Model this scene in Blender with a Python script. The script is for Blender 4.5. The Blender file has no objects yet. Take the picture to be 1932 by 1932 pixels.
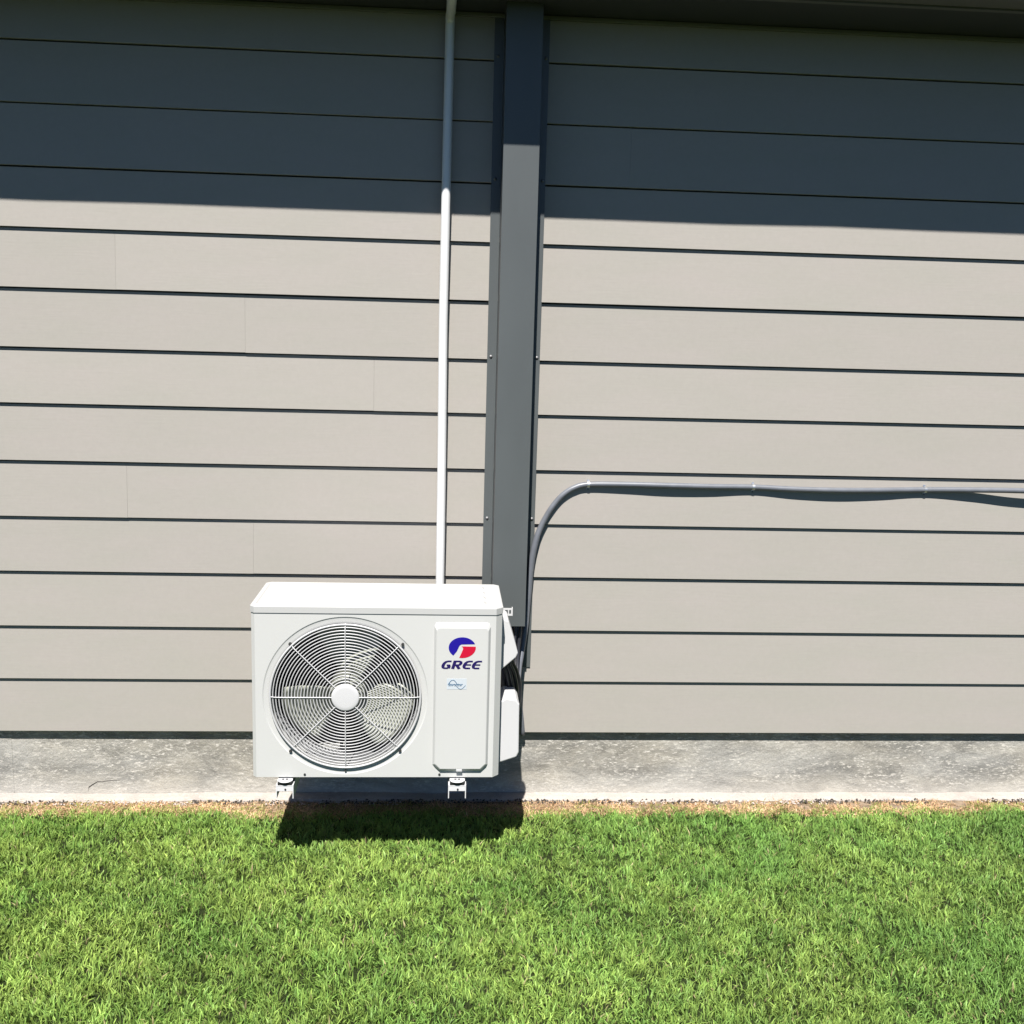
import bpy, bmesh, math, random
import numpy as np
from mathutils import Vector, Matrix

random.seed(7)
SC = bpy.context.scene
COL = SC.collection

# ------------------------------------------------------------ camera
cam = bpy.data.cameras.new('camera')
cam.sensor_width = 36.0
cam.lens = 36.0 * 1963.4 / 1932.0
cam.clip_start = 0.05
cam.clip_end = 2000
cam_o = bpy.data.objects.new('camera', cam)
COL.objects.link(cam_o)
pi_, ya_, ro_ = .1667, .0666, .0278
Fv = Vector((math.sin(ya_)*math.cos(pi_), math.cos(ya_)*math.cos(pi_), -math.sin(pi_)))
Rv = Vector((math.cos(ya_), -math.sin(ya_), 0))
Uv = Rv.cross(Fv)
R2 = Rv*math.cos(ro_) + Uv*math.sin(ro_)
U2 = -Rv*math.sin(ro_) + Uv*math.cos(ro_)
rot = Matrix((R2, U2, -Fv)).transposed()
cam_o.matrix_world = Matrix.Translation((0, -3.7494, 1.7459)) @ rot.to_4x4()
SC.camera = cam_o
SC.render.resolution_x = 1024
SC.render.resolution_y = 1024

# ------------------------------------------------------------ light
SUN = Vector((.17, 1.0, -1.65))
elev = math.atan2(1.65, math.hypot(.17, 1.0))
azim = math.radians(180) + math.atan2(.17, 1.0)
world = bpy.data.worlds.new('World')
SC.world = world
world.use_nodes = True
wn = world.node_tree
bg = wn.nodes['Background']
sky = wn.nodes.new('ShaderNodeTexSky')
sky.sky_type = 'NISHITA'
sky.sun_disc = False
sky.sun_elevation = elev
sky.sun_rotation = azim
sky.air_density = 0.4      # very clear, deep blue summer sky
sky.dust_density = 0.0
sky.ozone_density = 6.0
wn.links.new(sky.outputs[0], bg.inputs[0])
bg.inputs[1].default_value = 0.05
sl = bpy.data.lights.new('sun', 'SUN')
sl.energy = 5.0
sl.angle = math.radians(.53)
sl.color = (1.0, .962, .91)
so = bpy.data.objects.new('sun', sl)
COL.objects.link(so)
so.rotation_euler = SUN.to_track_quat('-Z', 'Y').to_euler()
so.location = (-1, -6, 10)
SC.view_settings.view_transform = 'Standard'
SC.view_settings.look = 'None'
SC.view_settings.gamma = 1
SC.view_settings.use_curve_mapping = False
SC.view_settings.exposure = 1.20

# ------------------------------------------------------------ materials
def mat(name, base, rough=.6, metal=0., spec=.5, mottle=0., mscale=6., mstretch=(1, 1, 1),
        bump=0., bscale=200., coat=0.):
    m = bpy.data.materials.new(name)
    m.use_nodes = True
    nt = m.node_tree
    N, L = nt.nodes, nt.links
    p = N['Principled BSDF']
    p.inputs['Base Color'].default_value = (*base, 1)
    p.inputs['Roughness'].default_value = rough
    p.inputs['Metallic'].default_value = metal
    p.inputs['Specular IOR Level'].default_value = spec
    p.inputs['Coat Weight'].default_value = coat
    tc = N.new('ShaderNodeTexCoord')
    if mottle:
        mp = N.new('ShaderNodeMapping'); mp.inputs['Scale'].default_value = mstretch
        L.new(tc.outputs['Object'], mp.inputs[0])
        nz = N.new('ShaderNodeTexNoise'); nz.inputs['Scale'].default_value = mscale
        nz.inputs['Detail'].default_value = 5
        L.new(mp.outputs[0], nz.inputs['Vector'])
        r = N.new('ShaderNodeMapRange')
        r.inputs[1].default_value = .25; r.inputs[2].default_value = .75
        r.inputs[3].default_value = 1 - mottle; r.inputs[4].default_value = 1 + mottle
        L.new(nz.outputs[0], r.inputs[0])
        mx = N.new('ShaderNodeVectorMath'); mx.operation = 'SCALE'
        mx.inputs[0].default_value = base
        L.new(r.outputs[0], mx.inputs['Scale'])
        L.new(mx.outputs[0], p.inputs['Base Color'])
    if bump:
        nb = N.new('ShaderNodeTexNoise'); nb.inputs['Scale'].default_value = bscale
        nb.inputs['Detail'].default_value = 4
        L.new(tc.outputs['Object'], nb.inputs['Vector'])
        b = N.new('ShaderNodeBump'); b.inputs['Strength'].default_value = bump
        b.inputs['Distance'].default_value = .002
        L.new(nb.outputs[0], b.inputs['Height'])
        L.new(b.outputs[0], p.inputs['Normal'])
    return m

M = {}
M['white'] = mat('white_enamel', (.425, .427, .417), .38, spec=.4, mottle=.015, mscale=4)
M['white_dimmed'] = mat('white_enamel_dimmed', (.375, .376, .370), .42, spec=.4)  # same enamel as the casing, colour lowered so the sunlit top clips less
M['white_plastic'] = mat('white_plastic', (.45, .45, .455), .4, spec=.4)
M['white_wire'] = mat('white_wire', (.40, .40, .405), .35)
M['white_pvc'] = mat('white_pvc', (.60, .605, .61), .3, spec=.5)
M['steel_white'] = mat('bracket_white', (.50, .50, .51), .4)
M['fan'] = mat('fan_plastic', (.27, .28, .235), .5)
M['shroud'] = mat('shroud_steel', (.26, .265, .27), .4)
M['dark_inside'] = mat('dark_inside', (.012, .013, .02), .5)
M['coil'] = mat('coil_fins', (.03, .032, .045), .4, metal=.4)
M['rubber'] = mat('black_rubber', (.012, .012, .012), .6)
M['screw'] = mat('screw_steel', (.16, .16, .165), .55, metal=.6)
M['screw_dark'] = mat('screw_dark', (.03, .03, .03), .5)
M['trim'] = mat('grey_trim_metal', (.070, .078, .080), .42, spec=.5, mottle=.10, mscale=5, mstretch=(1, 1, .35), bump=.05, bscale=60)
M['soffit'] = mat('soffit_paint', (.028, .031, .028), .7, mottle=.05)
M['eave'] = mat('eave_paint', (.09, .09, .08), .6)
M['roof'] = mat('roof_metal', (.12, .12, .12), .5)
M['hose'] = mat('grey_hose', (.112, .120, .138), .40, spec=.5, mottle=.12, mscale=25, bump=.1, bscale=90)
M['hose_dark'] = mat('dark_hose', (.045, .052, .062), .45, spec=.5, mottle=.12, mscale=25, bump=.1, bscale=90)
M['cable'] = mat('black_cable', (.018, .019, .024), .35)
M['clamp'] = mat('clamp_zinc', (.55, .56, .57), .3, metal=.85)
M['blue'] = mat('logo_blue', (.010, .004, .205), .35)
M['navy'] = mat('logo_navy', (.012, .006, .070), .35)
M['red'] = mat('logo_red', (.40, .004, .026), .35)
M['sticker'] = mat('sticker_paper', (.41, .445, .475), .4)
M['sticker_ink'] = mat('sticker_ink', (.075, .14, .22), .4)
M['crumb_dark'] = mat('soil_crumbs', (.035, .030, .025), .9, mottle=.3, mscale=40)
M['crumb_pale'] = mat('mortar_chips', (.40, .355, .33), .9, mottle=.2, mscale=40)
M['soffit_trim'] = mat('soffit_trim', (.12, .125, .10), .6)

def board_mat():
    m = mat('weatherboard_paint', (.405, .383, .345), .62, spec=.3)
    nt = m.node_tree; N, L = nt.nodes, nt.links
    p = N['Principled BSDF']
    tc = N.new('ShaderNodeTexCoord')
    oi = N.new('ShaderNodeObjectInfo')
    mp = N.new('ShaderNodeMapping'); mp.inputs['Scale'].default_value = (1.2, 1, 5)
    L.new(tc.outputs['Object'], mp.inputs[0])
    nz = N.new('ShaderNodeTexNoise'); nz.inputs['Scale'].default_value = 2.2; nz.inputs['Detail'].default_value = 5
    L.new(mp.outputs[0], nz.inputs['Vector'])
    rp = N.new('ShaderNodeValToRGB')
    rp.color_ramp.elements[0].position = .3; rp.color_ramp.elements[0].color = (.274, .261, .234, 1)
    rp.color_ramp.elements[1].position = .7; rp.color_ramp.elements[1].color = (.287, .266, .245, 1)
    L.new(nz.outputs[0], rp.inputs[0])
    # small difference board to board, dust towards each board's lower lip is left out
    rr = N.new('ShaderNodeMapRange'); rr.inputs[3].default_value = .975; rr.inputs[4].default_value = 1.02
    L.new(oi.outputs['Random'], rr.inputs[0])
    # faint grime specks
    n2 = N.new('ShaderNodeTexNoise'); n2.inputs['Scale'].default_value = 60; n2.inputs['Detail'].default_value = 8
    n2.inputs['Roughness'].default_value = .7
    L.new(tc.outputs['Object'], n2.inputs['Vector'])
    r2 = N.new('ShaderNodeMapRange'); r2.inputs[1].default_value = .25; r2.inputs[2].default_value = .75
    r2.inputs[3].default_value = .97; r2.inputs[4].default_value = 1.03
    L.new(n2.outputs[0], r2.inputs[0])
    mu = N.new('ShaderNodeMath'); mu.operation = 'MULTIPLY'
    L.new(rr.outputs[0], mu.inputs[0]); L.new(r2.outputs[0], mu.inputs[1])
    sc = N.new('ShaderNodeVectorMath'); sc.operation = 'SCALE'
    L.new(rp.outputs[0], sc.inputs[0]); L.new(mu.outputs[0], sc.inputs['Scale'])
    L.new(sc.outputs[0], p.inputs['Base Color'])
    mb = N.new('ShaderNodeMapping'); mb.inputs['Scale'].default_value = (4, 1, 60)
    L.new(tc.outputs['Object'], mb.inputs[0])
    nb = N.new('ShaderNodeTexNoise'); nb.inputs['Scale'].default_value = 3; nb.inputs['Detail'].default_value = 5
    L.new(mb.outputs[0], nb.inputs['Vector'])
    b = N.new('ShaderNodeBump'); b.inputs['Strength'].default_value = .12; b.inputs['Distance'].default_value = .002
    L.new(nb.outputs[0], b.inputs['Height']); L.new(b.outputs[0], p.inputs['Normal'])
    return m
M['board'] = board_mat()

def concrete_mat(name, dark, light, white):
    m = mat(name, (.3, .3, .28), .85, spec=.2)
    nt = m.node_tree; N, L = nt.nodes, nt.links
    p = N['Principled BSDF']
    tc = N.new('ShaderNodeTexCoord')
    mp = N.new('ShaderNodeMapping'); mp.inputs['Scale'].default_value = (1, 1, 2.6)
    L.new(tc.outputs['Object'], mp.inputs[0])
    def noise(sc, det, rg=.6, vec=mp.outputs[0], dist=0.):
        n = N.new('ShaderNodeTexNoise'); n.inputs['Scale'].default_value = sc
        n.inputs['Detail'].default_value = det; n.inputs['Roughness'].default_value = rg
        n.inputs['Distortion'].default_value = dist
        L.new(vec, n.inputs['Vector']); return n.outputs[0]
    def ramp(src, a, b, c0, c1):
        r = N.new('ShaderNodeValToRGB')
        r.color_ramp.elements[0].position = a; r.color_ramp.elements[0].color = (*c0, 1)
        r.color_ramp.elements[1].position = b; r.color_ramp.elements[1].color = (*c1, 1)
        L.new(src, r.inputs[0]); return r.outputs[0]
    def mix(f, a, b, mode='MIX'):
        x = N.new('ShaderNodeMix'); x.data_type = 'RGBA'; x.blend_type = mode
        if isinstance(f, float): x.inputs[0].default_value = f
        else: L.new(f, x.inputs[0])
        for s, v in ((6, a), (7, b)):
            if isinstance(v, tuple): x.inputs[s].default_value = (*v, 1)
            else: L.new(v, x.inputs[s])
        return x.outputs[2]
    c = ramp(noise(3.6, 12, .74, dist=.8), .36, .62, dark, light)
    blue = ramp(noise(1.6, 3), .42, .62, (1, .98, .93), (.97, .985, 1.0))
    c = mix(1.0, c, blue, 'MULTIPLY')
    # pale efflorescence flecks and smears
    f0 = ramp(noise(5, 4, .6), .36, .56, (0, 0, 0), (1, 1, 1))
    f1 = ramp(noise(55, 6, .7), .53, .63, (0, 0, 0), (1, 1, 1))
    f1 = mix(1.0, f1, f0, 'MULTIPLY')
    g1 = ramp(noise(170, 4, .8), .3, .7, (.72, .72, .72), (1.22, 1.22, 1.22))
    c = mix(1.0, c, g1, 'MULTIPLY')
    c = mix(f1, c, white)
    ms = N.new('ShaderNodeMapping'); ms.inputs['Scale'].default_value = (1, 1, 7)
    L.new(tc.outputs['Object'], ms.inputs[0])
    f2 = ramp(noise(9, 6, .7, ms.outputs[0], .8), .58, .75, (0, 0, 0), (.75, .75, .75))
    c = mix(f2, c, white)
    f3 = ramp(noise(14, 6, .7, ms.outputs[0], .5), .60, .72, (0, 0, 0), (.6, .6, .6))
    c = mix(f3, c, tuple(.55*v for v in dark))
    # whiter towards the foot of the wall: lime splash (object space height)
    sx = N.new('ShaderNodeSeparateXYZ'); L.new(tc.outputs['Object'], sx.inputs[0])
    hr = N.new('ShaderNodeMapRange'); hr.inputs[1].default_value = .10; hr.inputs[2].default_value = .0
    hr.inputs[3].default_value = 0; hr.inputs[4].default_value = 1
    L.new(sx.outputs[2], hr.inputs[0])
    nn = noise(12, 6, .75)
    mm = N.new('ShaderNodeMath'); mm.operation = 'MULTIPLY'
    L.new(hr.outputs[0], mm.inputs[0]); L.new(nn, mm.inputs[1])
    c = mix(mm.outputs[0], c, white)
    L.new(c, p.inputs['Base Color'])
    nb = noise(70, 10, .75, tc.outputs['Object'])
    b = N.new('ShaderNodeBump'); b.inputs['Strength'].default_value = .8; b.inputs['Distance'].default_value = .005
    L.new(nb, b.inputs['Height']); L.new(b.outputs[0], p.inputs['Normal'])
    return m
M['concrete'] = concrete_mat('footing_concrete', (.165, .160, .148), (.34, .325, .295), (.50, .475, .43))
M['ledge'] = concrete_mat('ledge_concrete', (.23, .20, .18), (.34, .305, .28), (.38, .35, .325))

def ground_mat():
    m = mat('lawn_soil', (.05, .05, .03), .95, spec=.1)
    nt = m.node_tree; N, L = nt.nodes, nt.links
    p = N['Principled BSDF']
    tc = N.new('ShaderNodeTexCoord')
    n = N.new('ShaderNodeTexNoise'); n.inputs['Scale'].default_value = 90; n.inputs['Detail'].default_value = 8
    n.inputs['Roughness'].default_value = .8
    L.new(tc.outputs['Object'], n.inputs['Vector'])
    r = N.new('ShaderNodeValToRGB')
    r.color_ramp.elements[0].position = .35; r.color_ramp.elements[0].color = (.012, .018, .006, 1)
    r.color_ramp.elements[1].position = .7; r.color_ramp.elements[1].color = (.032, .045, .014, 1)
    L.new(n.outputs[0], r.inputs[0]); L.new(r.outputs[0], p.inputs['Base Color'])
    b = N.new('ShaderNodeBump'); b.inputs['Strength'].default_value = .8; b.inputs['Distance'].default_value = .01
    L.new(n.outputs[0], b.inputs['Height']); L.new(b.outputs[0], p.inputs['Normal'])
    return m
M['soil'] = ground_mat()

def grass_mat():
    m = bpy.data.materials.new('grass_blades'); m.use_nodes = True
    nt = m.node_tree; N, L = nt.nodes, nt.links
    p = N['Principled BSDF']; out = N['Material Output']
    at = N.new('ShaderNodeAttribute'); at.attribute_name = 'blade_colour'
    L.new(at.outputs['Color'], p.inputs['Base Color'])
    p.inputs['Roughness'].default_value = .5
    p.inputs['Specular IOR Level'].default_value = .18
    tr = N.new('ShaderNodeBsdfTranslucent'); L.new(at.outputs['Color'], tr.inputs[0])
    mx = N.new('ShaderNodeMixShader'); mx.inputs[0].default_value = .22
    L.new(p.outputs[0], mx.inputs[1]); L.new(tr.outputs[0], mx.inputs[2])
    L.new(mx.outputs[0], out.inputs[0])
    return m
M['grass'] = grass_mat()

# ------------------------------------------------------------ mesh helpers
class MB:
    def __init__(s): s.v = []; s.f = []; s.smooth = []
    def add(s, vs, fs, smooth=False):
        o = len(s.v); s.v += [tuple(v) for v in vs]
        s.f += [tuple(i + o for i in f) for f in fs]; s.smooth += [smooth]*len(fs)
    def box(s, x0, x1, y0, y1, z0, z1):
        s.add([(x0,y0,z0),(x1,y0,z0),(x1,y1,z0),(x0,y1,z0),(x0,y0,z1),(x1,y0,z1),(x1,y1,z1),(x0,y1,z1)],
              [(0,3,2,1),(4,5,6,7),(0,1,5,4),(1,2,6,5),(2,3,7,6),(3,0,4,7)])
    def prism(s, pts, axis, a, b):
        """pts: 2D outline; axis the extrusion axis: 'y' -> pts are (x,z), 'z' -> (x,y), 'x' -> (y,z)"""
        def P(p, t):
            return {'y': (p[0], t, p[1]), 'z': (p[0], p[1], t), 'x': (t, p[0], p[1])}[axis]
        n = len(pts)
        s.add([P(p, a) for p in pts] + [P(p, b) for p in pts],
              [tuple(range(n)), tuple(range(2*n-1, n-1, -1))] +
              [(i, i+n, (i+1) % n + n, (i+1) % n) for i in range(n)])
    def tube(s, path, r, seg=12, caps=True):
        path = [Vector(p) for p in path]; n = len(path)
        rs = r if isinstance(r, (list, tuple)) else [r]*n
        vs = []; prev = None
        for i, p in enumerate(path):
            t = (path[min(i+1, n-1)] - path[max(i-1, 0)]).normalized()
            if prev is None:
                a = Vector((0, 0, 1)) if abs(t.z) < .9 else Vector((0, 1, 0))
                nx = t.cross(a).normalized()
            else:
                nx = (prev - t*prev.dot(t)).normalized()
            prev = nx; ny = t.cross(nx)
            for k in range(seg):
                th = 2*math.pi*k/seg
                vs.append(p + rs[i]*(nx*math.cos(th) + ny*math.sin(th)))
        fs = [(i*seg+k, i*seg+(k+1) % seg, (i+1)*seg+(k+1) % seg, (i+1)*seg+k)
              for i in range(n-1) for k in range(seg)]
        s.add(vs, fs, True)
        if caps:
            o = len(s.v) - len(vs)
            a_, b_ = [s.v[o+k] for k in range(seg)], [s.v[o+(n-1)*seg+k] for k in range(seg)]
            s.add(a_, [tuple(range(seg-1, -1, -1))]); s.add(b_, [tuple(range(seg))])
    def lathe_y(s, cx, cz, prof, seg=64, a0=0, a1=2*math.pi, smooth=True):
        """prof: list of (radius, y)"""
        full = abs(a1-a0-2*math.pi) < 1e-6
        m = seg if full else seg+1
        vs = [(cx + r*math.cos(a0+(a1-a0)*k/seg), y, cz + r*math.sin(a0+(a1-a0)*k/seg))
              for r, y in prof for k in range(m)]
        fs = []
        for i in range(len(prof)-1):
            for k in range(seg):
                k2 = (k+1) % m
                fs.append((i*m+k, i*m+k2, (i+1)*m+k2, (i+1)*m+k))
        s.add(vs, fs, smooth)
    def disc_y(s, cx, cz, r, y0, y1, seg=24):
        pts = [(cx + r*math.cos(2*math.pi*k/seg), cz + r*math.sin(2*math.pi*k/seg)) for k in range(seg)]
        s.prism(pts, 'y', y0, y1)
    def build(s, name, m, parent=None, bevel=0., segs=2, fix=True, autosmooth=False):
        me = bpy.data.meshes.new(name)
        me.from_pydata(s.v, [], s.f)
        me.polygons.foreach_set('use_smooth', s.smooth)
        if fix:
            bm = bmesh.new(); bm.from_mesh(me)
            bmesh.ops.recalc_face_normals(bm, faces=bm.faces[:])
            bm.to_mesh(me); bm.free()
        me.materials.append(m if not isinstance(m, str) else M[m])
        o = bpy.data.objects.new(name, me)
        COL.objects.link(o)
        if parent is not None:
            o.parent = parent
            o.matrix_parent_inverse = Matrix.Identity(4)
            o.location = -world_loc(parent)
        if bevel:
            b = o.modifiers.new('bevel', 'BEVEL'); b.width = bevel; b.segments = segs
            b.limit_method = 'ANGLE'; b.angle_limit = math.radians(35)
        return o

def world_loc(o):
    v = Vector((0, 0, 0))
    while o is not None:
        v += Vector(o.location); o = o.parent
    return v
def tag(o, label=None, cat=None, group=None, kind=None):
    if label: o['label'] = label
    if cat: o['category'] = cat
    if group: o['group'] = group
    if kind: o['kind'] = kind
    return o
def thing(name, loc, label, cat, group=None):
    o = bpy.data.objects.new(name, None); COL.objects.link(o); o.location = loc
    o.empty_display_size = .1
    return tag(o, label, cat, group)
def part(name, m, parent, fn, **k):
    b = MB(); fn(b); return b.build(name, m, parent, **k)
def smooth_path(pts, n=10):
    pts = [Vector(p) for p in pts]; out = []
    for i in range(len(pts)-1):
        p0, p1, p2, p3 = pts[max(i-1, 0)], pts[i], pts[i+1], pts[min(i+2, len(pts)-1)]
        for k in range(n):
            t = k/n
            out.append(.5*((2*p1) + (p2-p0)*t + (2*p0-5*p1+4*p2-p3)*t*t + (3*p1-p0-3*p2+p3)*t**3))
    out.append(pts[-1]); return out

# ------------------------------------------------------------ ground
g = MB(); g.add([(-400, -800, 0), (400, -800, 0), (400, 400, 0), (-400, 400, 0)], [(0, 1, 2, 3)])
tag(g.build('ground', 'soil'), kind='structure')

# ------------------------------------------------------------ house wall
house = thing('house_wall', (0, .1, 0), 'long greige weatherboard house wall on a concrete footing, shaded by its eave', 'house')
XL, XR = -4.6, 5.6
def footing(b):
    b.box(XL, -1.58, .0110, .20, -.3, .262)
    b.box(-1.5799, XR, .012, .20, -.3, .262)
part('footing', 'concrete', house, footing)
# formwork joint step in the footing: left length stands 2 mm proud
def ledge(b):
    # rough mortar skim at the foot of the wall: wavering top and broken front edge
    r = random.Random(21); n = 700
    vs, fs = [], []
    wx = [r.uniform(-1, 1) for _ in range(200)]
    def wob(x, s_, k): 
        u = x/s_ + 100; i0 = int(math.floor(u)); f = u-i0; f = f*f*(3-2*f)
        return wx[(i0*7+k) % 200]*(1-f) + wx[((i0+1)*7+k) % 200]*f
    for i_ in range(n+1):
        x = XL + (XR-XL)*i_/n
        zt = .0170 + .0028*wob(x, .21, 3) + .0012*wob(x, .035, 5)
        yf = -.040 + .007*wob(x, .16, 9) + .006*wob(x, .045, 11) + .003*wob(x, .018, 2)
        vs += [(x, .0108, zt), (x, yf*.55, zt-.0022+.0012*wob(x, .03, 8)), (x, yf+.004, zt-.005+.002*wob(x, .025, 4)), (x, yf, zt-.010), (x, yf-.003, -.02)]
    for i_ in range(n):
        for k in range(4):
            a = i_*5+k; fs.append((a, a+1, a+6, a+5))
    b.add(vs, fs, False)
part('footing_ledge', 'ledge', house, ledge)
def crack(b):
    pts = [(-1.3121, .0203), (-1.3089, .0394), (-1.294, .050), (-1.2753, .0613), (-1.258, .0608), (-1.2451, .0640), (-1.222, .0660), (-1.1945, .0678)]
    w = [.0022, .0026, .0022, .0016, .0012, .0012, .0009, .0005]
    vs = [(x, .0116, z+h) for (x, z), h in zip(pts, w)] + [(x, .0116, z-h) for (x, z), h in zip(pts, w)]
    b.add(vs, [(k, k+1, 9+k, 8+k) for k in range(7)])
part('crack', 'crumb_dark', house, crack, fix=False)
part('wall_core', 'soffit', house, lambda b: b.box(XL, XR, .030, .18, .262, 2.82))
zs = [.270, .472, .6705, .872, 1.072, 1.271, 1.472, 1.665, 1.8675, 2.0695, 2.269, 2.4725, 2.671, 2.818]
joints = {0: [-3.0, 3.5], 1: [-1.9, 3.0], 2: [-2.6, 2.6], 3: [-.684, 3.4], 4: [-1.1246, 4.0], 5: [-3.1, 3.0],
          6: [-.254, 3.9], 7: [-.702, 3.3], 8: [-1.1376, 2.8], 9: [-2.9, 2.5], 10: [.629, 4.3], 11: [-2.3, 4.1], 12: [-1.9, 3.0]}
for i in range(13):
    z0, z1 = zs[i], zs[i+1]
    xs = [XL] + sorted(joints[i]) + [XR]
    for k in range(len(xs)-1):
        a, c = xs[k]+.0002, xs[k+1]-.0002
        dz = random.uniform(-.0009, .0009); dy = random.uniform(-.0004, .0004)
        b = MB()
        # profile in (y, z): lower lip proud, upper edge tucked behind the board above
        top = z1 - (.004 if i < 12 else 0) + dz*.5
        yt = -.0038
        pr = [(.018, z0+.001+dz), (-.0120+dy, z0+dz), (-.0132+dy, z0+.0012+dz), (yt, top), (.018, top)]
        b.prism(pr, 'x', a, c)
        b.build('weatherboard', 'board', house)
# frieze moulding where wall meets soffit, soffit boards, fascia, gutter
part('frieze_moulding', 'soffit_trim', house, lambda b: b.box(XL, XR, -.022, -.004, 2.806, 2.8185), bevel=.002)
def sof(b): b.box(XL, XR, -.296, .18, 2.820, 2.832)
part('soffit', 'soffit', house, sof)
part('fascia', 'eave', house, lambda b: b.box(XL, XR, -.320, -.298, 2.812, 3.0))
def gut(b):
    pr = [(-.322, 2.818), (-.409, 2.818), (-.413, 2.826), (-.413, 2.93), (-.409, 2.93), (-.407, 2.83), (-.322, 2.824)]
    r = random.Random(5); n = 26; m = len(pr); vs = []
    for k in range(n+1):
        x = XL + (XR-XL)*k/n; dz = r.uniform(-.0022, .0022); dy = r.uniform(-.0012, .0012)
        vs += [(x, y+dy, z+dz*(1 if y < -.33 else 0)) for y, z in pr]
    fs = [(k*m+q, k*m+(q+1) % m, (k+1)*m+(q+1) % m, (k+1)*m+q) for k in range(n) for q in range(m)]
    b.add(vs, fs + [tuple(range(m)), tuple(n*m+q for q in range(m-1, -1, -1))])
part('gutter', 'eave', house, gut)
part('roof', 'roof', house, lambda b: b.prism([(-.36, 2.95), (-.36, 2.975), (3.5, 4.2), (3.5, 4.17)], 'x', XL-.2, XR+.2))

# ------------------------------------------------------------ duct cover on the wall
duct = thing('duct_cover', (.24, 0, .53), 'tall dark grey metal duct cover with screwed flanges on the house wall', 'duct cover')
D = .141
ZB, ZT = .528, 2.8195
def channel_box(b):
    t, zb = .0018, .7215
    b.box(.1785, .2985, -D, -D+t, zb, ZT)
    b.box(.1785, .1785+t, -D+t+.0001, -.0125, zb, ZT)
    b.box(.2985-t, .2985, -D+t+.0001, -.0125, zb, ZT)
part('channel', 'trim', duct, channel_box)
part('flange', 'trim', duct, lambda b: b.box(.1455, .1780, -.0150, -.0125, ZB, ZT))
part('flange', 'trim', duct, lambda b: b.box(.2990, .3330, -.0150, -.0125, ZB, ZT))
scr = MB(); scr.lathe_y(0, 0, [(.0001, -.0040), (.0035, -.0034), (.0048, -.001), (.0062, -.0008), (.0062, 0)], 10)
scr0 = None
for x in (.1585, .3225):
    for z in (2.683, 2.282, 1.6745, 1.0917):
        if scr0 is None:
            scr0 = scr.build('screw', 'screw', duct); o = scr0
        else:
            o = scr0.copy(); COL.objects.link(o); o.parent = duct
        o.location = Vector((x, -.015, z)) - world_loc(duct)

# ------------------------------------------------------------ white conduit
cond = thing('conduit_pipe', (-.008, -.042, .86), 'thin white vertical PVC conduit on the boards left of the duct cover', 'pipe')
part('tube', 'white_pvc', cond, lambda b: b.tube([(-.0085, -.042, .62), (-.0095, -.042, 1.3), (-.0125, -.042, 1.80), (-.010, -.042, 2.2), (-.0060, -.042, 2.70), (-.0055, -.042, 2.765)] + [(-.0050, -.042-.028*(1-math.cos(a)), 2.765+.028*math.sin(a)) for a in (.4, .8, 1.2, 1.5708)] + [(-.003, -.10, 2.7935), (0.0, -.30, 2.7925)], .0156, 24))
for z in (.74,):
    def saddle(b, z=z):
        b.lathe_y(0, 0, [(.001, 0)], 3) if False else None
        b.box(-.035, .018, -.030, -.0125, z, z+.018)
    part('saddle', 'white_pvc', cond, saddle, bevel=.002)

# ------------------------------------------------------------ air conditioner
X0, X1 = -.597, .193
Z0, ZL, Z1 = .330, .874, .8985
YF, YB = -.5533, -.2395
ac = thing('air_conditioner', ((X0+X1)/2, (YF+YB)/2, Z0), 'white outdoor air conditioning unit with round fan grille hanging by the house wall', 'air conditioner')
CX, CZ = -.3015, .602
CH = .020
# casing: sides, back, bottom pan (open front)
def casing(b):
    t = .0015
    y0 = YF + CH + .0005
    b.box(X0, X0+t, y0, YB, Z0, ZL)
    b.box(X1-t, X1, y0, YB, Z0, ZL)
    b.box(X0+t, X1-t, YB-t, YB, Z0, ZL)
    b.box(X0+t, X1-t, y0, YB-t-.0002, Z0, Z0+t)
part('casing', 'white', ac, casing)
# divider between fan chamber and compressor side
part('partition', 'dark_inside', ac, lambda b: b.box(-.030, -.028, YF+.03, YB-.01, Z0+.004, ZL-.004))
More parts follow.
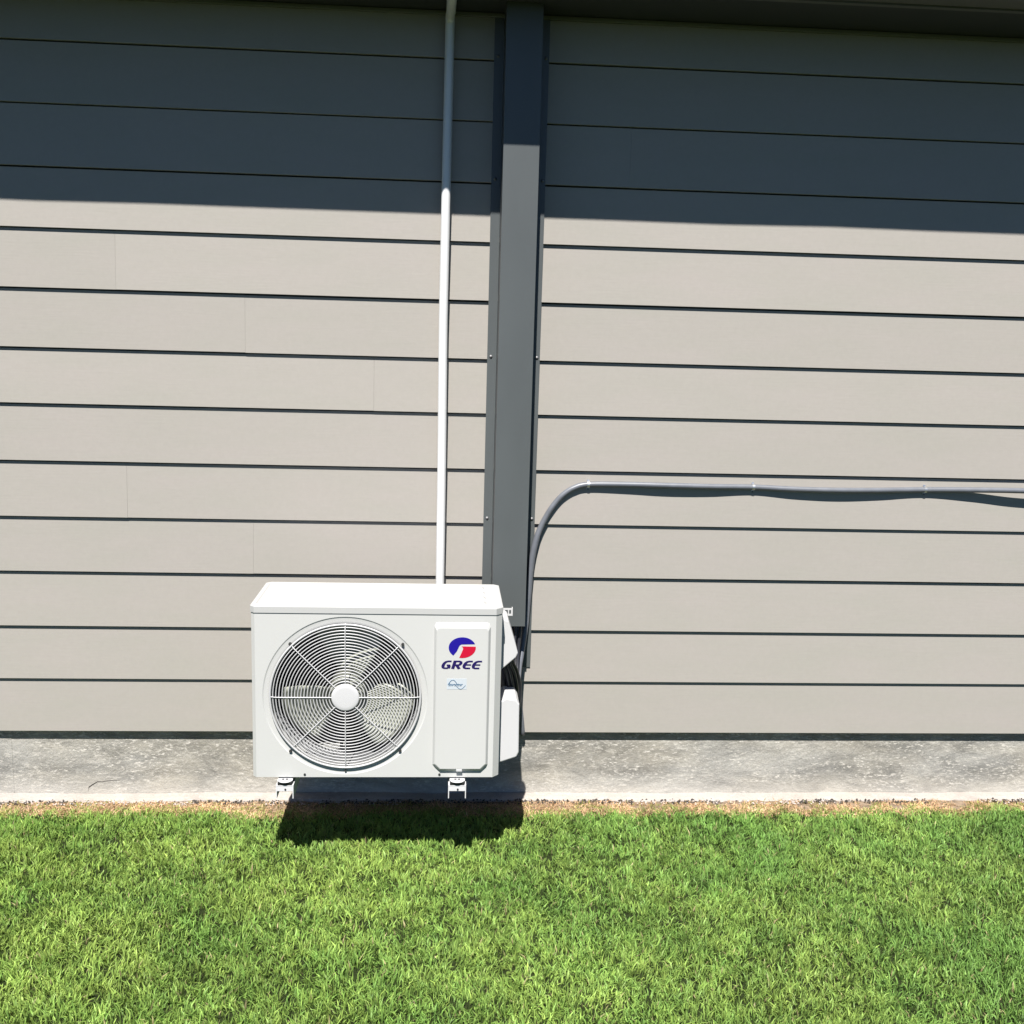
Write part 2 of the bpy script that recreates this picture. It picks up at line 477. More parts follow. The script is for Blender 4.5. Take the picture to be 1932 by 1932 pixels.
# front panel with round opening
def front(b):
    xl, xr = X0+CH*.6, X1-CH
    RO = .262
    N = 96
    angs = sorted(set([2*math.pi*k/N for k in range(N)] +
                      [math.atan2(zz-CZ, xx-CX) % (2*math.pi) for xx in (xl, xr) for zz in (Z0, ZL)]))
    inner, outer = [], []
    for a in angs:
        c, s_ = math.cos(a), math.sin(a)
        tx = ((xr if c > 0 else xl)-CX)/c if abs(c) > 1e-9 else 1e9
        tz = ((ZL if s_ > 0 else Z0)-CZ)/s_ if abs(s_) > 1e-9 else 1e9
        t = min(tx, tz)
        outer.append((CX+c*t, YF, CZ+s_*t)); inner.append((CX+c*RO, YF, CZ+s_*RO))
    n = len(angs)
    b.add(inner+outer, [(k, (k+1) % n, (k+1) % n+n, k+n) for k in range(n)])
    # embossed dish: gentle bevel, flat rim, then bell mouth
    prof = [(RO, YF), (.2606, YF+.0006), (.2588, YF+.0022), (.2575, YF+.0024), (.2480, YF+.0030), (.2405, YF+.0034), (.2388, YF+.0045), (.2379, YF+.010), (.2375, YF+.034)]
    vs = [(CX+r*math.cos(a), y, CZ+r*math.sin(a)) for r, y in prof for a in angs]
    b.add(vs, [(i*n+k, i*n+(k+1) % n, (i+1)*n+(k+1) % n, (i+1)*n+k) for i in range(len(prof)-1) for k in range(n)], True)
    # chamfered corners and return edges
    for (xa, ya, xb, yb) in ((xl, YF, X0, YF+CH*.6), (xr, YF, X1, YF+CH)):
        b.add([(xa, ya, Z0), (xb, yb, Z0), (xb, yb, ZL), (xa, ya, ZL)], [(0, 1, 2, 3)])
        b.add([(xb, yb, Z0), (xb, YF+.03, Z0), (xb, YF+.03, ZL), (xb, yb, ZL)], [(0, 1, 2, 3)])
    # bottom and top folds
    for z in (Z0, ZL):
        b.add([(xl, YF, z), (xr, YF, z), (X1, YF+CH, z), (X1, YF+.03, z), (X0, YF+.03, z), (X0, YF+CH*.6, z)], [(0, 1, 2, 3, 4, 5)])
fp = part('front_panel', 'white', ac, front)
# duct shroud behind the opening
part('shroud', 'shroud', ac, lambda b: b.lathe_y(CX, CZ, [(.2374, YF+.0345), (.236, YF+.05), (.236, YF+.13), (.245, YF+.15), (.25, YF+.15)], 96), fix=False)
# coil behind
def coil(b):
    b.box(X0+.02, -.035, YB-.030, YB-.008, Z0+.01, ZL-.01)
part('heat_exchanger', 'coil', ac, coil)
def fins(b):
    x = X0+.024
    while x < -.04:
        b.box(x, x+.0012, YB-.036, YB-.0302, Z0+.012, ZL-.012); x += .006
part('heat_exchanger_fins', 'coil', ac, fins)
# fan
fan = part('fan', 'fan', ac, lambda b: b.lathe_y(CX, CZ, [(.0001, YF+.040), (.040, YF+.040), (.055, YF+.046), (.058, YF+.060), (.058, YF+.125), (.0001, YF+.125)], 32))
tag(fan, 'pale grey three bladed fan behind the grille')
def blade(a0):
    b = MB(); nr, na = 8, 12; vs = []
    for i in range(nr+1):
        u = i/nr; r = .056 + (.222-.056)*u
        w = math.radians(74 - 10*u); sweep = math.radians(6*u)
        for k in range(na+1):
            v = k/na
            ang = math.radians(a0) + sweep + (v-.5)*w*(1 - .12*math.sin(math.pi*u)*0)
            # leading edge forward, pitched
            y = YF + .052 + .066*v + .010*math.sin(math.pi*v)*u
            rr = r - (.018*(2*v-1)**4 if u > .9 else 0)
            vs.append((CX+rr*math.cos(ang), y, CZ+rr*math.sin(ang)))
    fs = [(i*(na+1)+k, i*(na+1)+k+1, (i+1)*(na+1)+k+1, (i+1)*(na+1)+k) for i in range(nr) for k in range(na)]
    b.add(vs, fs, True)
    o = b.build('blade', 'fan', fan, fix=False)
    s = o.modifiers.new('thick', 'SOLIDIFY'); s.thickness = .003
for a in (-36, 84, 204): blade(a)
part('fan_motor', 'dark_inside', ac, lambda b: b.lathe_y(CX, CZ, [(.0001, YF+.13), (.05, YF+.13), (.05, YF+.2), (.0001, YF+.2)], 24))
part('motor_bracket', 'dark_inside', ac, lambda b: (b.box(CX-.035, CX-.025, YF+.17, YF+.19, Z0+.02, ZL-.02), b.box(CX+.025, CX+.035, YF+.17, YF+.19, Z0+.02, ZL-.02)))
# grille: rim, concentric rings, spokes, centre cap, clips
def torus(b, R, r, y, seg=96, ms=6):
    b.lathe_y(CX, CZ, [(R + r*math.cos(2*math.pi*k/ms), y + r*math.sin(2*math.pi*k/ms)) for k in range(ms+1)], seg)
GY = YF - .009
grille = part('fan_grille', 'white_wire', ac, lambda b: torus(b, .2375, .0034, YF-.004, 96, 8), fix=False)
def gy(R):  # front surface of the wire grille, curling back at its edge
    t = max(0, (R-.212)/.026)
    return GY + .008*t*t
NR = 19
for i in range(NR):
    R = .0515 + (.2285-.0515)*i/(NR-1)
    part('ring', 'white_wire', grille, lambda b: torus(b, R, .0017, gy(R)+.002), fix=False)
for k in range(8):
    a = math.pi/4*k + .004
    def spoke(b):
        b.tube([(CX+r*math.cos(a), gy(r)-.0012, CZ+r*math.sin(a)) for r in (.036, .10, .16, .205, .222, .232, .2405)], .0019, 6)
    part('spoke', 'white_wire', grille, spoke, fix=False)
part('hub_cap', 'white_plastic', grille, lambda b: b.lathe_y(CX, CZ, [(.0001, GY-.005), (.030, GY-.0049), (.0405, GY-.0045), (.0430, GY-.0036), (.0445, GY-.0008), (.0445, GY+.004), (.0001, GY+.004)], 48))
for (x, z) in ((-.4749, .7747), (-.1219, .776), (-.476, .4188), (-.1272, .4213), (-.3014, .3533)):
    def clip(b):
        b.disc_y(x, z, .0048 if z > .36 else .003, YF-.0045, YF+.006, 12)
    part('clip', 'screw_dark', grille, clip)
# lid with chamfered corners and stamped ribs
def lid(b):
    e = .0025
    o = [(X0-e, YF+CH*.55), (X0+CH*.55, YF-e), (X1-CH, YF-e), (X1+e, YF+CH), (X1+e, YB+e-.012), (X1-.012, YB+e), (X0+.012, YB+e), (X0-e, YB+e-.012)]
    cx, cy = (X0+X1)/2, (YF+YB)/2
    def sc(k, z):
        return [(x + (k if x < cx else -k), y + (k if y < cy else -k), z) for x, y in o]
    rings = [sc(0, ZL+.001), sc(0, Z1-.004), sc(.0012, Z1-.0012), sc(.004, Z1), sc(.014, Z1), sc(.018, Z1-.003)]
    vs = [v for r in rings for v in r]; n = len(o)
    fs = [tuple(range(n-1, -1, -1))]
    for i in range(len(rings)-1):
        for k in range(n):
            fs.append((i*n+k, i*n+(k+1) % n, (i+1)*n+(k+1) % n, (i+1)*n+k))
    fs.append(tuple((len(rings)-1)*n+k for k in range(n)))
    b.add(vs, fs)
    # raised ribs along the width
    def rib(x0, x1, y0, y1):
        z0, z1, s = Z1-.0028, Z1+.0030, .009
        b.add([(x0,y0,z0),(x1,y0,z0),(x1,y1,z0),(x0,y1,z0),(x0+s,y0+s,z1),(x1-s,y0+s,z1),(x1-s,y1-s,z1),(x0+s,y1-s,z1)],
              [(4,5,6,7),(0,1,5,4),(1,2,6,5),(2,3,7,6),(3,0,4,7)])
    for j in range(4):
        y = YF+.040 + j*.066
        rib(X0+.045, X1-.050, y, y+.040)
part('lid', 'white_dimmed', ac, lid)
# raised service panel with bevelled edges
PX0, PX1, PZ0, PZ1 = -.0225, .1565, .3515, .849
def chamf(x0, x1, z0, z1, ct, cb):
    return [(x0, z0+cb), (x0+cb, z0), (x1-cb, z0), (x1, z0+cb), (x1, z1-ct), (x1-ct*.45, z1-ct*.45*.35), (x1-ct, z1), (x0+ct, z1), (x0+ct*.45, z1-ct*.45*.35), (x0, z1-ct)]
def service(b):
    o = chamf(PX0, PX1, PZ0, PZ1, .012, .022)
    i1 = chamf(PX0+.0065, PX1-.0065, PZ0+.0095, PZ1-.012, .010, .018)
    i2 = chamf(PX0+.009, PX1-.009, PZ0+.012, PZ1-.016, .009, .017)
    rings = [[(x, YF-.0003, z) for x, z in o], [(x, YF-.0105, z) for x, z in i1], [(x, YF-.0120, z) for x, z in i2]]
    n = len(o); vs = [v for r in rings for v in r]
    b.add(vs, [(i*n+k, i*n+(k+1) % n, (i+1)*n+(k+1) % n, (i+1)*n+k) for i in range(2) for k in range(n)] + [tuple(2*n+k for k in range(n))])
sp = part('service_panel', 'white', ac, service)
part('bevel_bright_spot', 'white_plastic', sp, lambda b: b.box(.0545, .0735, YF-.0122, YF-.006, PZ0+.0025, PZ0+.0105), bevel=.0008)  # white block standing in for the bright spot in the lower bevel
# logo: blue and red shapes on the panel
YP = YF - .0120
def c2(u, v):   # small drawing grid of the emblem -> panel coordinates
    return (.0236 + (u-592)*.0002625, .8035 - (v-755)*.000262)
def emblem(ell, rest):
    return [c2(*p) for p in ell + rest]
EC, EA, EB = (755, 882), 164, 130
def el(a): return (EC[0]+EA*math.cos(math.radians(a)), EC[1]-EB*math.sin(math.radians(a)))
blue = [el(a) for a in range(20, 235, 6)] + [(690, 930), (715, 872), (726, 853), (745, 842)]
part('emblem_blue', 'blue', sp, lambda b: b.prism([c2(*p) for p in blue], 'y', YP-.0006, YP+.0004))
red = [el(a) for a in range(6, -103, -6)] + [(742, 960), (766, 900), (762, 880), (748, 866)]
part('emblem_red', 'red', sp, lambda b: b.prism([c2(*p) for p in red], 'y', YP-.0006, YP+.0004))
# letters drawn as slanted strokes
def letter(name, x0, w, strokes):
    """strokes: list of (polyline in unit box, half width list) -> sheared to panel coordinates"""
    b = MB(); H = .0272; ZT_ = .8035 - (1150-755)*.000262
    def P(u, v): return (x0 + u*w + v*H*.30, ZT_ + v*H)
    for si, (pl, hw) in enumerate(strokes):
        yy = YP - .0006 - si*.00006
        pts = [Vector(P(*p)) for p in pl]; n = len(pts); Lp, Rp = [], []
        for i, p in enumerate(pts):
            t = (pts[min(i+1, n-1)] - pts[max(i-1, 0)]).normalized()
            # nib: thick across (horizontal), thin vertical
            hx, hz = hw
            nrm = Vector((-t.y, t.x))
            off = Vector((nrm.x*hx, nrm.y*hz))
            Lp.append(p+off); Rp.append(p-off)
        vs = [(q.x, yy, q.y) for q in Lp] + [(q.x, yy, q.y) for q in Rp] + [(q.x, YP+.0004, q.y) for q in Lp] + [(q.x, YP+.0004, q.y) for q in Rp]
        fs = []
        for i in range(n-1):
            fs += [(i, i+1, n+i+1, n+i), (i, 2*n+i, 2*n+i+1, i+1), (n+i, n+i+1, 3*n+i+1, 3*n+i)]
        fs += [(0, n, 3*n, 2*n), (n-1, 3*n-1, 4*n-1, 2*n-1)]
        b.add(vs, fs)
    return b.build(name, 'navy', sp)
TH = (.0052, .0026)
arcC = [(.95, .92), (.55, .92), (.32, .86), (.17, .70), (.10, .50), (.10, .32), (.18, .15), (.36, .08), (.58, .08)]
W_ = .0255
lx = [.0010, .0345, .0680, .0975]
letter('letter_G', lx[0], W_, [([(.98, .92)] + arcC[1:] + [(.80, .08)], TH), ([(.86, .06), (.86, .42)], TH), ([(.52, .44), (.98, .44)], (.004, .0025))])
letter('letter_R', lx[1], W_, [([(.10, 0), (.10, 1.0)], TH), ([(.10, .92), (.70, .92), (.86, .84), (.90, .70), (.84, .54), (.66, .46), (.12, .46)], TH), ([(.50, .42), (.92, 0)], TH)])
letter('letter_E', lx[2], W_, [(arcC[1:-1] + [(.94, .08)], TH), ([(1.0, .92), (.5, .92)], TH), ([(.20, .50), (.92, .50)], (.004, .0022))])
letter('letter_E', lx[3], W_, [(arcC[1:-1] + [(.94, .08)], TH), ([(1.0, .92), (.5, .92)], TH), ([(.20, .50), (.92, .50)], (.004, .0022))])
# small sticker with the word Inverter and a double swoosh
stk = part('sticker', 'sticker', sp, lambda b: b.box(.0195, .0825, YP-.0005, YP+.0003, .632, .668))
def swoosh(b):
    def arc(pts, r):
        b.tube([(x, YP-.0007, z) for x, z in pts], r, 6)
    arc([(.0235+.030*t, .648+.0155*math.sin(math.pi*t)) for t in [k/12 for k in range(13)]], .0011)
    arc([(.048+.031*t, .646-.0125*math.sin(math.pi*t)) for t in [k/12 for k in range(13)]], .0009)
so_ = part('swoosh', 'sticker_ink', stk, swoosh, fix=False)
cu = bpy.data.curves.new('sticker_text', 'FONT'); cu.body = 'Inverter'; cu.size = .0135; cu.extrude = .0002; cu.shear = .25; cu.offset = .0005
to = bpy.data.objects.new('tmp', cu); COL.objects.link(to)
bpy.context.view_layer.update()
tm = bpy.data.meshes.new_from_object(to.evaluated_get(bpy.context.evaluated_depsgraph_get()))
bpy.data.objects.remove(to)
tm.transform(Matrix.Translation((.0245, YP-.0008, .6435)) @ Matrix.Rotation(math.pi/2, 4, 'X'))
tm.name = 'sticker_text'; tm.materials.clear(); tm.materials.append(M['sticker_ink'])
txo = bpy.data.objects.new('sticker_text', tm); COL.objects.link(txo); txo.parent = stk; txo.location = -world_loc(stk)
# panel screws
for x in (-.4316, .0007):
    part('screw', 'screw_dark', ac, lambda b: b.disc_y(x, .3393, .0038, YF-.002, YF+.002, 12))
# side pieces on the right
part('terminal_cover', 'white_plastic', ac, lambda b: b.prism([(X1+.0005, .838), (.2186, .8287), (.236, .775), (.252, .7204), (.2455, .7059), (.2102, .6739), (X1+.0005, .66)], 'y', -.46, -.335), bevel=.003)
part('valve_cover', 'white_plastic', ac, lambda b: b.prism([(X1+.0005, .560), (.2161, .5740), (.2500, .5680), (.2600, .5525), (.2621, .3861), (.2548, .3698), (.2076, .3535), (X1+.0005, .350)], 'y', -.485, -.355), bevel=.004)
def tab(b):
    x0, x1, z0, z1, y = X1+.0005, .2440, .796, .8225, -.272
    b.box(x0, x1, y, y+.003, z0, z0+.006)
    b.box(x0, x1, y, y+.003, z1-.006, z1)
    for xa, xb in ((x0, .2175), (.2275, .2315), (.2385, x1)):
        b.box(xa, xb, y, y+.003, z0+.0061, z1-.0061)
    b.box(x1-.0025, x1, y+.0031, y+.02, z0, z1)
part('handling_tab', 'white_plastic', ac, tab)
# cables between terminal cover and valves (fixed to the unit)
def bundle(b):
    for (xa, ya, xb, yb, r) in ((.205, -.37, .232, -.36, .006), (.216, -.365, .246, -.35, .007), (.228, -.36, .262, -.33, .0065), (.238, -.35, .275, -.30, .006), (.222, -.345, .243, -.34, .008), (.210, -.345, .225, -.335, .009)):
        b.tube(smooth_path([(xa, ya, .715), (xa+.004, ya, .66), ((xa+xb)/2+.006, (ya+yb)/2, .61), (xb, yb, .545), (xb-.004, yb, .47)], 5), r, 8)
part('wiring', 'cable', ac, bundle, fix=False)
# mounting feet on the unit + wall brackets
FX = ((-.521, -.4655), (.0300, .0876))
for fx0, fx1 in FX:
    def foot(b):
        x0, x1 = fx0+.004, fx1-.004
        zt = Z0-.0012
        pl = [(x0, YF+.05), (x1, YF+.05), (x1, YF-.012), (x1-.010, YF-.024), (x1-.02, YF-.027), (x0+.02, YF-.027), (x0+.010, YF-.024), (x0, YF-.012)]
        b.prism(pl, 'z', zt-.0075, zt-.0045)
        b.box(x0, x1, YF+.012, YF+.05, zt-.0044, zt)
    ft = part('foot', 'steel_white', ac, foot, bevel=.001)
    def nuts(b):
        for dx in (-.006, .006):
            b.lathe_y(0, 0, [(0, 0)], 3) if False else None
            cx = (fx0+fx1)/2+dx
            b.prism([(cx+.0042*math.cos(k*math.pi/3), YF-.008+.0042*math.sin(k*math.pi/3)) for k in range(6)], 'z', Z0-.0086, Z0-.0035)
    part('nut', 'screw', ft, nuts)
for bi, (fx0, fx1) in enumerate(FX):
    xc = (fx0+fx1)/2
    wb = thing('wall_bracket', (xc, 0, .235), ('white steel wall bracket under the fan side of the unit', 'white steel wall bracket under the unit below the service panel')[bi], 'bracket', 'wall brackets carrying the unit')
    def arm(b):
        t = .003
        zt = Z0 - .0200
        b.box(fx0, fx1, YF-.018, -.0182, zt-t, zt)                       # top web
        b.box(fx0, fx0+t, YF-.018, -.0182, zt-.045, zt-t-.0001)          # side flanges
        b.box(fx1-t, fx1, YF-.018, -.0182, zt-.045, zt-t-.0001)
        b.box(fx0+t+.0001, fx1-t-.0001, YF-.0175, YF-.0150, zt-.020, zt-t-.0001)   # front lip
    part('arm', 'steel_white', wb, arm)
    part('bolt', 'screw_dark', wb, lambda b: b.disc_y(xc+.002, Z0-.034, .003, YF-.0195, YF-.0176, 8))
    part('rubber_pad', 'rubber', wb, lambda b: b.box(fx0+.005, fx1-.005, YF-.019, YF+.04, Z0-.0198, Z0-.0090), bevel=.002)
    part('upright', 'steel_white', wb, lambda b: b.box(xc-.02, xc+.02, -.0180, -.0125, .235, .60))

# ------------------------------------------------------------ refrigerant lines along the wall
pa = [(.215, -.33, .47), (.235, -.28, .47), (.255, -.22, .485), (0.2739, -0.16, 0.5127), (0.2851, -0.09, 0.5576), (0.2996, -0.05, 0.6262), (0.3096, -0.032, 0.7002), (0.3131, -0.027, 0.746), (0.3175, -0.0255, 0.8087), (0.3229, -0.0255, 0.9059), (0.3302, -0.0255, 0.9682), (0.3424, -0.024, 1.0256), (0.3512, -0.022, 1.0518), (0.3614, -0.021, 1.0764), (0.3758, -0.02, 1.105), (0.3916, -0.02, 1.1328), (0.4114, -0.018, 1.1596), (0.4363, -0.017, 1.1859), (0.4728, -0.016, 1.2093), (0.5252, -0.0155, 1.2228), (0.661, -0.019, 1.2259), (0.8169, -0.023, 1.2255), (0.9749, -0.021, 1.2242), (1.137, -0.0155, 1.2243), (1.2928, -0.021, 1.2202), (1.4519, -0.024, 1.2196), (1.6138, -0.021, 1.2221), (1.7882, -0.0155, 1.2264), (1.9759, -0.026, 1.2304), (2.1565, -0.039, 1.2327), (2.45, -0.042, 1.228), (2.75, -0.020, 1.227), (3.5, -0.020, 1.227)]
pipe = thing('insulated_pipe', (.3125, -.03, .8), 'thin grey pipe that climbs beside the duct cover, bends and runs right along the boards', 'pipe')
part('sleeve', 'hose', pipe, lambda b: b.tube(smooth_path(pa, 8), [.0103 + .0017*max(0, min(1, (1.12-p.z)/.2)) for p in smooth_path(pa, 8)], 16), fix=False)
for i, (x, z1) in enumerate(((.5252, 1.2228), (1.137, 1.2243), (1.7882, 1.2264))):
    lab = ('zinc saddle clamp at the end of the pipe bend, nearest the duct cover', 'middle zinc saddle clamp halfway along the horizontal grey pipe', 'zinc saddle clamp farthest right on the grey pipe, before it lifts off the wall')[i]
    cl = thing('pipe_clamp', (x, -.012, z1), lab, 'clamp', 'saddle clamps holding the pipe')
    def strap(b):
        R = .0108; w = .0045
        ln = [(-.006, z1+R+.006), (-.0075, z1+R)] + [(-.0155 - R*math.sin(math.radians(k*15)), z1 + R*math.cos(math.radians(k*15))) for k in range(1, 12)] + [(-.0075, z1-R), (-.0075, z1-R-.008)]
        n = len(ln)
        vs = [(x-w, y, z) for y, z in ln] + [(x+w, y, z) for y, z in ln]
        b.add(vs, [(k, k+1, n+k+1, n+k) for k in range(n-1)])
    o = part('strap', 'clamp', cl, strap, fix=False)
    sm = o.modifiers.new('thick', 'SOLIDIFY'); sm.thickness = .0016; sm.offset = 0
    part('screw', 'screw', cl, lambda b: b.disc_y(x, z1-.0175, .0035, -.0115, -.0085, 10))

hose = thing('drain_hose', (.30, -.02, .27), 'short grey hose slanting down the lowest boards behind the valve cover', 'hose')
part('hose', 'hose', hose, lambda b: b.tube(smooth_path([(.222, -.33, .47), (.250, -.24, .485), (.275, -.12, .485), (.2870, -.055, .465), (.2935, -.036, .42), (.3015, -.030, .36), (.3090, -.026, .30), (.312, -.018, .268), (.312, .004, .258)], 6), .0092, 10), fix=False)
cab = thing('power_cable', (.25, -.06, .6), 'bundle of black cables dropping out of the open lower end of the duct cover', 'cable')
for (xa, ya, xb, yb, r) in ((.200, -.050, .215, -.22, .0085), (.219, -.065, .226, -.23, .0085), (.238, -.055, .238, -.24, .0095), (.257, -.075, .250, -.25, .0085), (.275, -.060, .262, -.24, .0095), (.266, -.100, .255, -.27, .006), (.284, -.095, .268, -.20, .006)):
    part('cable', 'cable', cab, lambda b: b.tube(smooth_path([(xa, ya, 1.0), (xa, ya, .80), (xa+.001, ya-.004, .70), ((xa*2+xb)/3, ya*.8+yb*.2, .62), ((xa+xb)/2, (ya+yb)/2, .55), (xb, yb, .48)], 6), r, 10), fix=False)

# ------------------------------------------------------------ lawn
rng = np.random.default_rng(11)
def vnoise(x, y, s, seed):
    r = np.random.default_rng(seed); T = r.random((256, 256))
    u, v = x/s+100, y/s+100
    i, j = np.floor(u).astype(int), np.floor(v).astype(int)
    fu, fv = u-i, v-j; fu = fu*fu*(3-2*fu); fv = fv*fv*(3-2*fv)
    g_ = lambda a, b: T[a % 256, b % 256]
    return (g_(i, j)*(1-fu)+g_(i+1, j)*fu)*(1-fv) + (g_(i, j+1)*(1-fu)+g_(i+1, j+1)*fu)*fv
def fbm(x, y, s, seed): return .55*vnoise(x, y, s, seed)+.3*vnoise(x, y, s/2.1, seed+1)+.15*vnoise(x, y, s/4.3, seed+2)

def blades(name, px, py, L, W, colf, lean, seed, parent=None):
    r = np.random.default_rng(seed); n = len(px)
    # lean direction: patch-wise swirl plus scatter
    th = fbm(px, py, .10, 50)*math.pi*5 + r.normal(0, 1.5, n)
    ld = np.stack([np.cos(th), np.sin(th)], 1)
    ll = np.clip(r.normal(lean, .30, n), .05, 1.35)          # lean angle
    fa = r.random(n)*2*math.pi                                # facing of blade width
    wd = np.stack([np.cos(fa), np.sin(fa), np.zeros(n)], 1)
    z0 = -.004
    P0 = np.stack([px, py, np.full(n, z0)], 1)
    d1 = np.stack([ld[:, 0]*np.sin(ll*.55), ld[:, 1]*np.sin(ll*.55), np.cos(ll*.55)], 1)
    l2 = ll*1.45 + .12
    d2 = np.stack([ld[:, 0]*np.sin(l2), ld[:, 1]*np.sin(l2), np.cos(l2)], 1)
    P1 = P0 + d1*(L*.52)[:, None]
    P2 = P1 + d2*(L*.48)[:, None]
    w = (W*.5)[:, None]
    V = np.empty((n, 5, 3))
    V[:, 0] = P0 - wd*w*.75; V[:, 1] = P0 + wd*w*.75
    V[:, 2] = P1 - wd*w; V[:, 3] = P1 + wd*w; V[:, 4] = P2
    me = bpy.data.meshes.new(name)
    me.vertices.add(n*5); me.vertices.foreach_set('co', V.reshape(-1))
    base = (np.arange(n)*5)[:, None]
    loops = (base + np.array([0, 1, 3, 2, 2, 3, 4])[None]).reshape(-1)
    me.loops.add(n*7); me.loops.foreach_set('vertex_index', loops.astype(np.int32))
    me.polygons.add(n*2)
    ls = (np.arange(n)*7)[:, None] + np.array([0, 4])[None]
    me.polygons.foreach_set('loop_start', ls.reshape(-1).astype(np.int32))
    me.update(calc_edges=True)
    c = colf(px, py, r)                                       # n x 3
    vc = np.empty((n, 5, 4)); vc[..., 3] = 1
    for k, s in enumerate((.34, .34, .88, .88, 1.14)):        # paler tips; bases darkened to paint in shade between blades
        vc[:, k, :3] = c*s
    at = me.attributes.new('blade_colour', 'FLOAT_COLOR', 'POINT')
    at.data.foreach_set('color', vc.reshape(-1).astype(np.float32))
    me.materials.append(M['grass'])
    me.validate()
    o = bpy.data.objects.new(name, me); COL.objects.link(o)
    if parent: o.parent = parent
    return o

def edge(x):        # where the living turf begins in front of the ledge (bare/dry strip in between)
    return -.024 - .095*fbm(x, x*0, .34, 90) - .055*vnoise(x, x*0, .08, 93)

def lawncol(px, py, r):
    n = len(px)
    a = fbm(px, py, .55, 20); b = fbm(px, py, .14, 30)
    side = np.clip((px+.2)/2.4, -.6, 1)                      # turf is bluer and duller to the right
    yel = np.array([.308, .420, .092]); grn = np.array([.162, .300, .062]); blu = np.array([.132, .250, .082])
    t = np.clip(.50 + 1.15*(a-.5) + 1.1*(b-.5) - .30*side + r.normal(0, .22, n), 0, 1)[:, None]
    c = yel*t + grn*(1-t)
    t2 = np.clip(.22 + .30*side + r.normal(0, .2, n), 0, 1)[:, None]
    c = c*(1-t2*.6) + blu*t2*.6
    # yellower near the dry edge
    e = np.clip((py - edge(px) + .08)/.08, 0, 1)[:, None]
    c = c*(1-.55*e) + np.array([.46, .42, .17])*.55*e
    # dead blades
    dead = (r.random(n) < (.018 + .08*np.clip(fbm(px, py, .25, 77)-.55, 0, 1)))[:, None]
    c = np.where(dead, np.array([.38, .33, .17])*r.uniform(.6, 1.1, n)[:, None], c)
    return c*(r.uniform(.58, 1.30, n)*np.clip(1.04+.55*(fbm(px, py, .06, 120)-.5)+.35*(fbm(px, py, .35, 130)-.5), .6, 1.4))[:, None]

def scatter(x0, x1, y0, y1, dens):
    nt = int((x1-x0)*(y1-y0)*dens/10)
    tx, ty = rng.uniform(x0, x1, nt), rng.uniform(y0, y1, nt)
    px = np.repeat(tx, 10) + rng.normal(0, .009, nt*10)
    py = np.repeat(ty, 10) + rng.normal(0, .009, nt*10)
    return px, py
gx, gy_ = [], []
for box in ((-2.1, 2.5, -1.85, -.03, 46000), (-4.5, -2.1, -3.2, -.03, 6000), (2.5, 5.2, -3.2, -.03, 6000), (-2.1, 2.5, -3.2, -1.85, 9000)):
    a, b_ = scatter(*box); gx.append(a); gy_.append(b_)
px, py = np.concatenate(gx), np.concatenate(gy_)
# thin out towards the dry edge
e = edge(px)
keep = (py < e) | (rng.random(len(px)) < np.clip(1-(py-e)/.03, 0, 1)*.5)
keep &= fbm(px, py, .09, 40) > .04
px, py = px[keep], py[keep]
n = len(px)
hgt = 1 + .5*(fbm(px, py, .22, 60)-.5)
L_ = rng.normal(.0255, .008, n).clip(.011, .058)*hgt*np.clip(.55+(edge(px)-py)/.12*.45, .5, 1)
W_b = rng.normal(.0034, .0010, n).clip(.0018, .0068)
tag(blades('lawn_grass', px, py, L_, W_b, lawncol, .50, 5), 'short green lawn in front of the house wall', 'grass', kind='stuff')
strip = MB()
for k_ in range(200):
    xa, xb = -4.5 + 9.7*k_/200, -4.5 + 9.7*(k_+1)/200
    ea, eb = float(edge(np.array([xa]))[0]), float(edge(np.array([xb]))[0])
    strip.add([(xa, -.02, .004), (xb, -.02, .004), (xb, eb-.01, .004), (xa, ea-.01, .004)], [(0, 3, 2, 1)])
tag(strip.build('bare_soil', mat('bare_soil', (.17, .125, .085), .95, mottle=.5, mscale=60, bump=.6, bscale=150)), kind='structure')
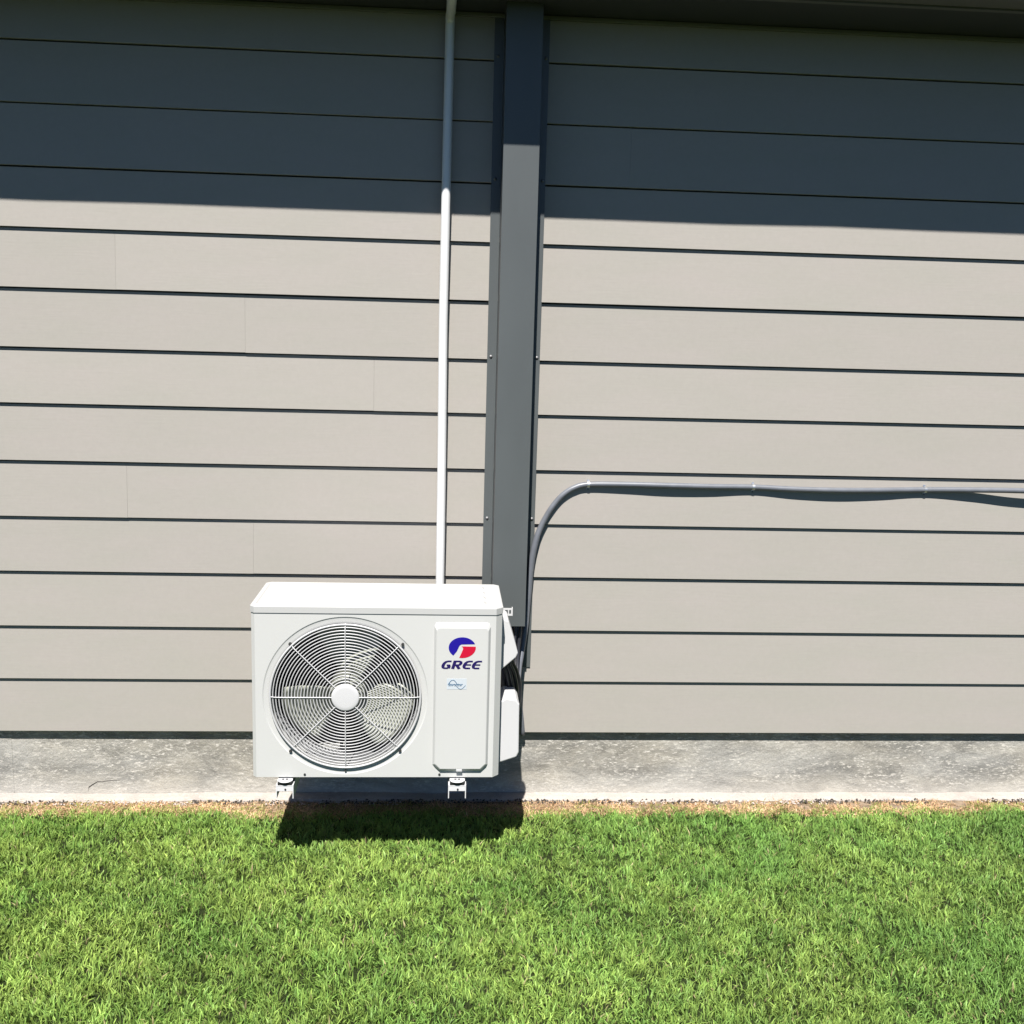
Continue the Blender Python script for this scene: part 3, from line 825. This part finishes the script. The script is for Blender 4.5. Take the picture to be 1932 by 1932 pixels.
# dry straw strip between ledge and turf
nd = 150000
dx = rng.uniform(-4.5, 5.2, nd); ee = edge(dx)
dy_ = -.030 + (ee-.035+.030)*rng.random(nd)**.85 - np.abs(rng.normal(0, .022, nd))
k = fbm(dx, dy_, .05, 70) > .27 + .14*np.clip(dx-.4, 0, 1)
dx, dy_ = dx[k], dy_[k]
def drycol(px, py, r):
    n = len(px); t = r.random(n)[:, None]
    c = np.array([.72, .51, .32])*t + np.array([.52, .32, .18])*(1-t)
    m_ = fbm(px, py, .10, 170)[:, None]
    c = c*(.55+.85*m_)
    g_ = (r.random(n) < .12+.35*(fbm(px, py, .08, 171) > .58))[:, None]
    c = np.where(g_, np.array([.26, .28, .07]), c)
    return c*r.uniform(.6, 1.3, n)[:, None]
nd = len(dx)
tag(blades('dry_grass', dx, dy_, rng.normal(.019, .006, nd).clip(.008, .04), rng.normal(.0026, .0006, nd).clip(.0015, .004), drycol, 1.0, 6),
    'strip of dry straw coloured grass along the foot of the wall', 'grass', kind='stuff')
# crumbs of soil and chips of mortar on the ledge edge
def crumbs(name, n, cols, y0, y1, smin, smax, label, seed):
    r = random.Random(seed); b = MB()
    for _ in range(n):
        x = r.uniform(-2.3, 3.0)
        if vnoise(np.array([x]), np.array([0.]), .25, seed)[0] < .42: continue
        y = r.uniform(y0, y1); s = r.uniform(smin, smax)
        vs = [(x+s*r.uniform(.6, 1.1)*dx_, y+s*r.uniform(.6, 1.1)*dy2, .009+s*.9*r.uniform(.5, 1.)*(dz_+.6)) for dx_, dy2, dz_ in ((1,0,0),(-1,0,0),(0,1,0),(0,-1,0),(0,0,1),(0,0,-.6))]
        b.add(vs, [(0,2,4),(2,1,4),(1,3,4),(3,0,4),(2,0,5),(1,2,5),(3,1,5),(0,3,5)])
    return tag(b.build(name, cols, fix=False), label, 'debris', kind='stuff')
crumbs('soil_crumbs', 1500, 'crumb_dark', -.072, -.036, .002, .0065, 'dark crumbs of soil lying along the foot of the ledge', 3)
crumbs('mortar_chips', 1500, 'crumb_pale', -.080, -.036, .0015, .0050, 'pale chips of mortar lying in the dry strip by the ledge', 4)
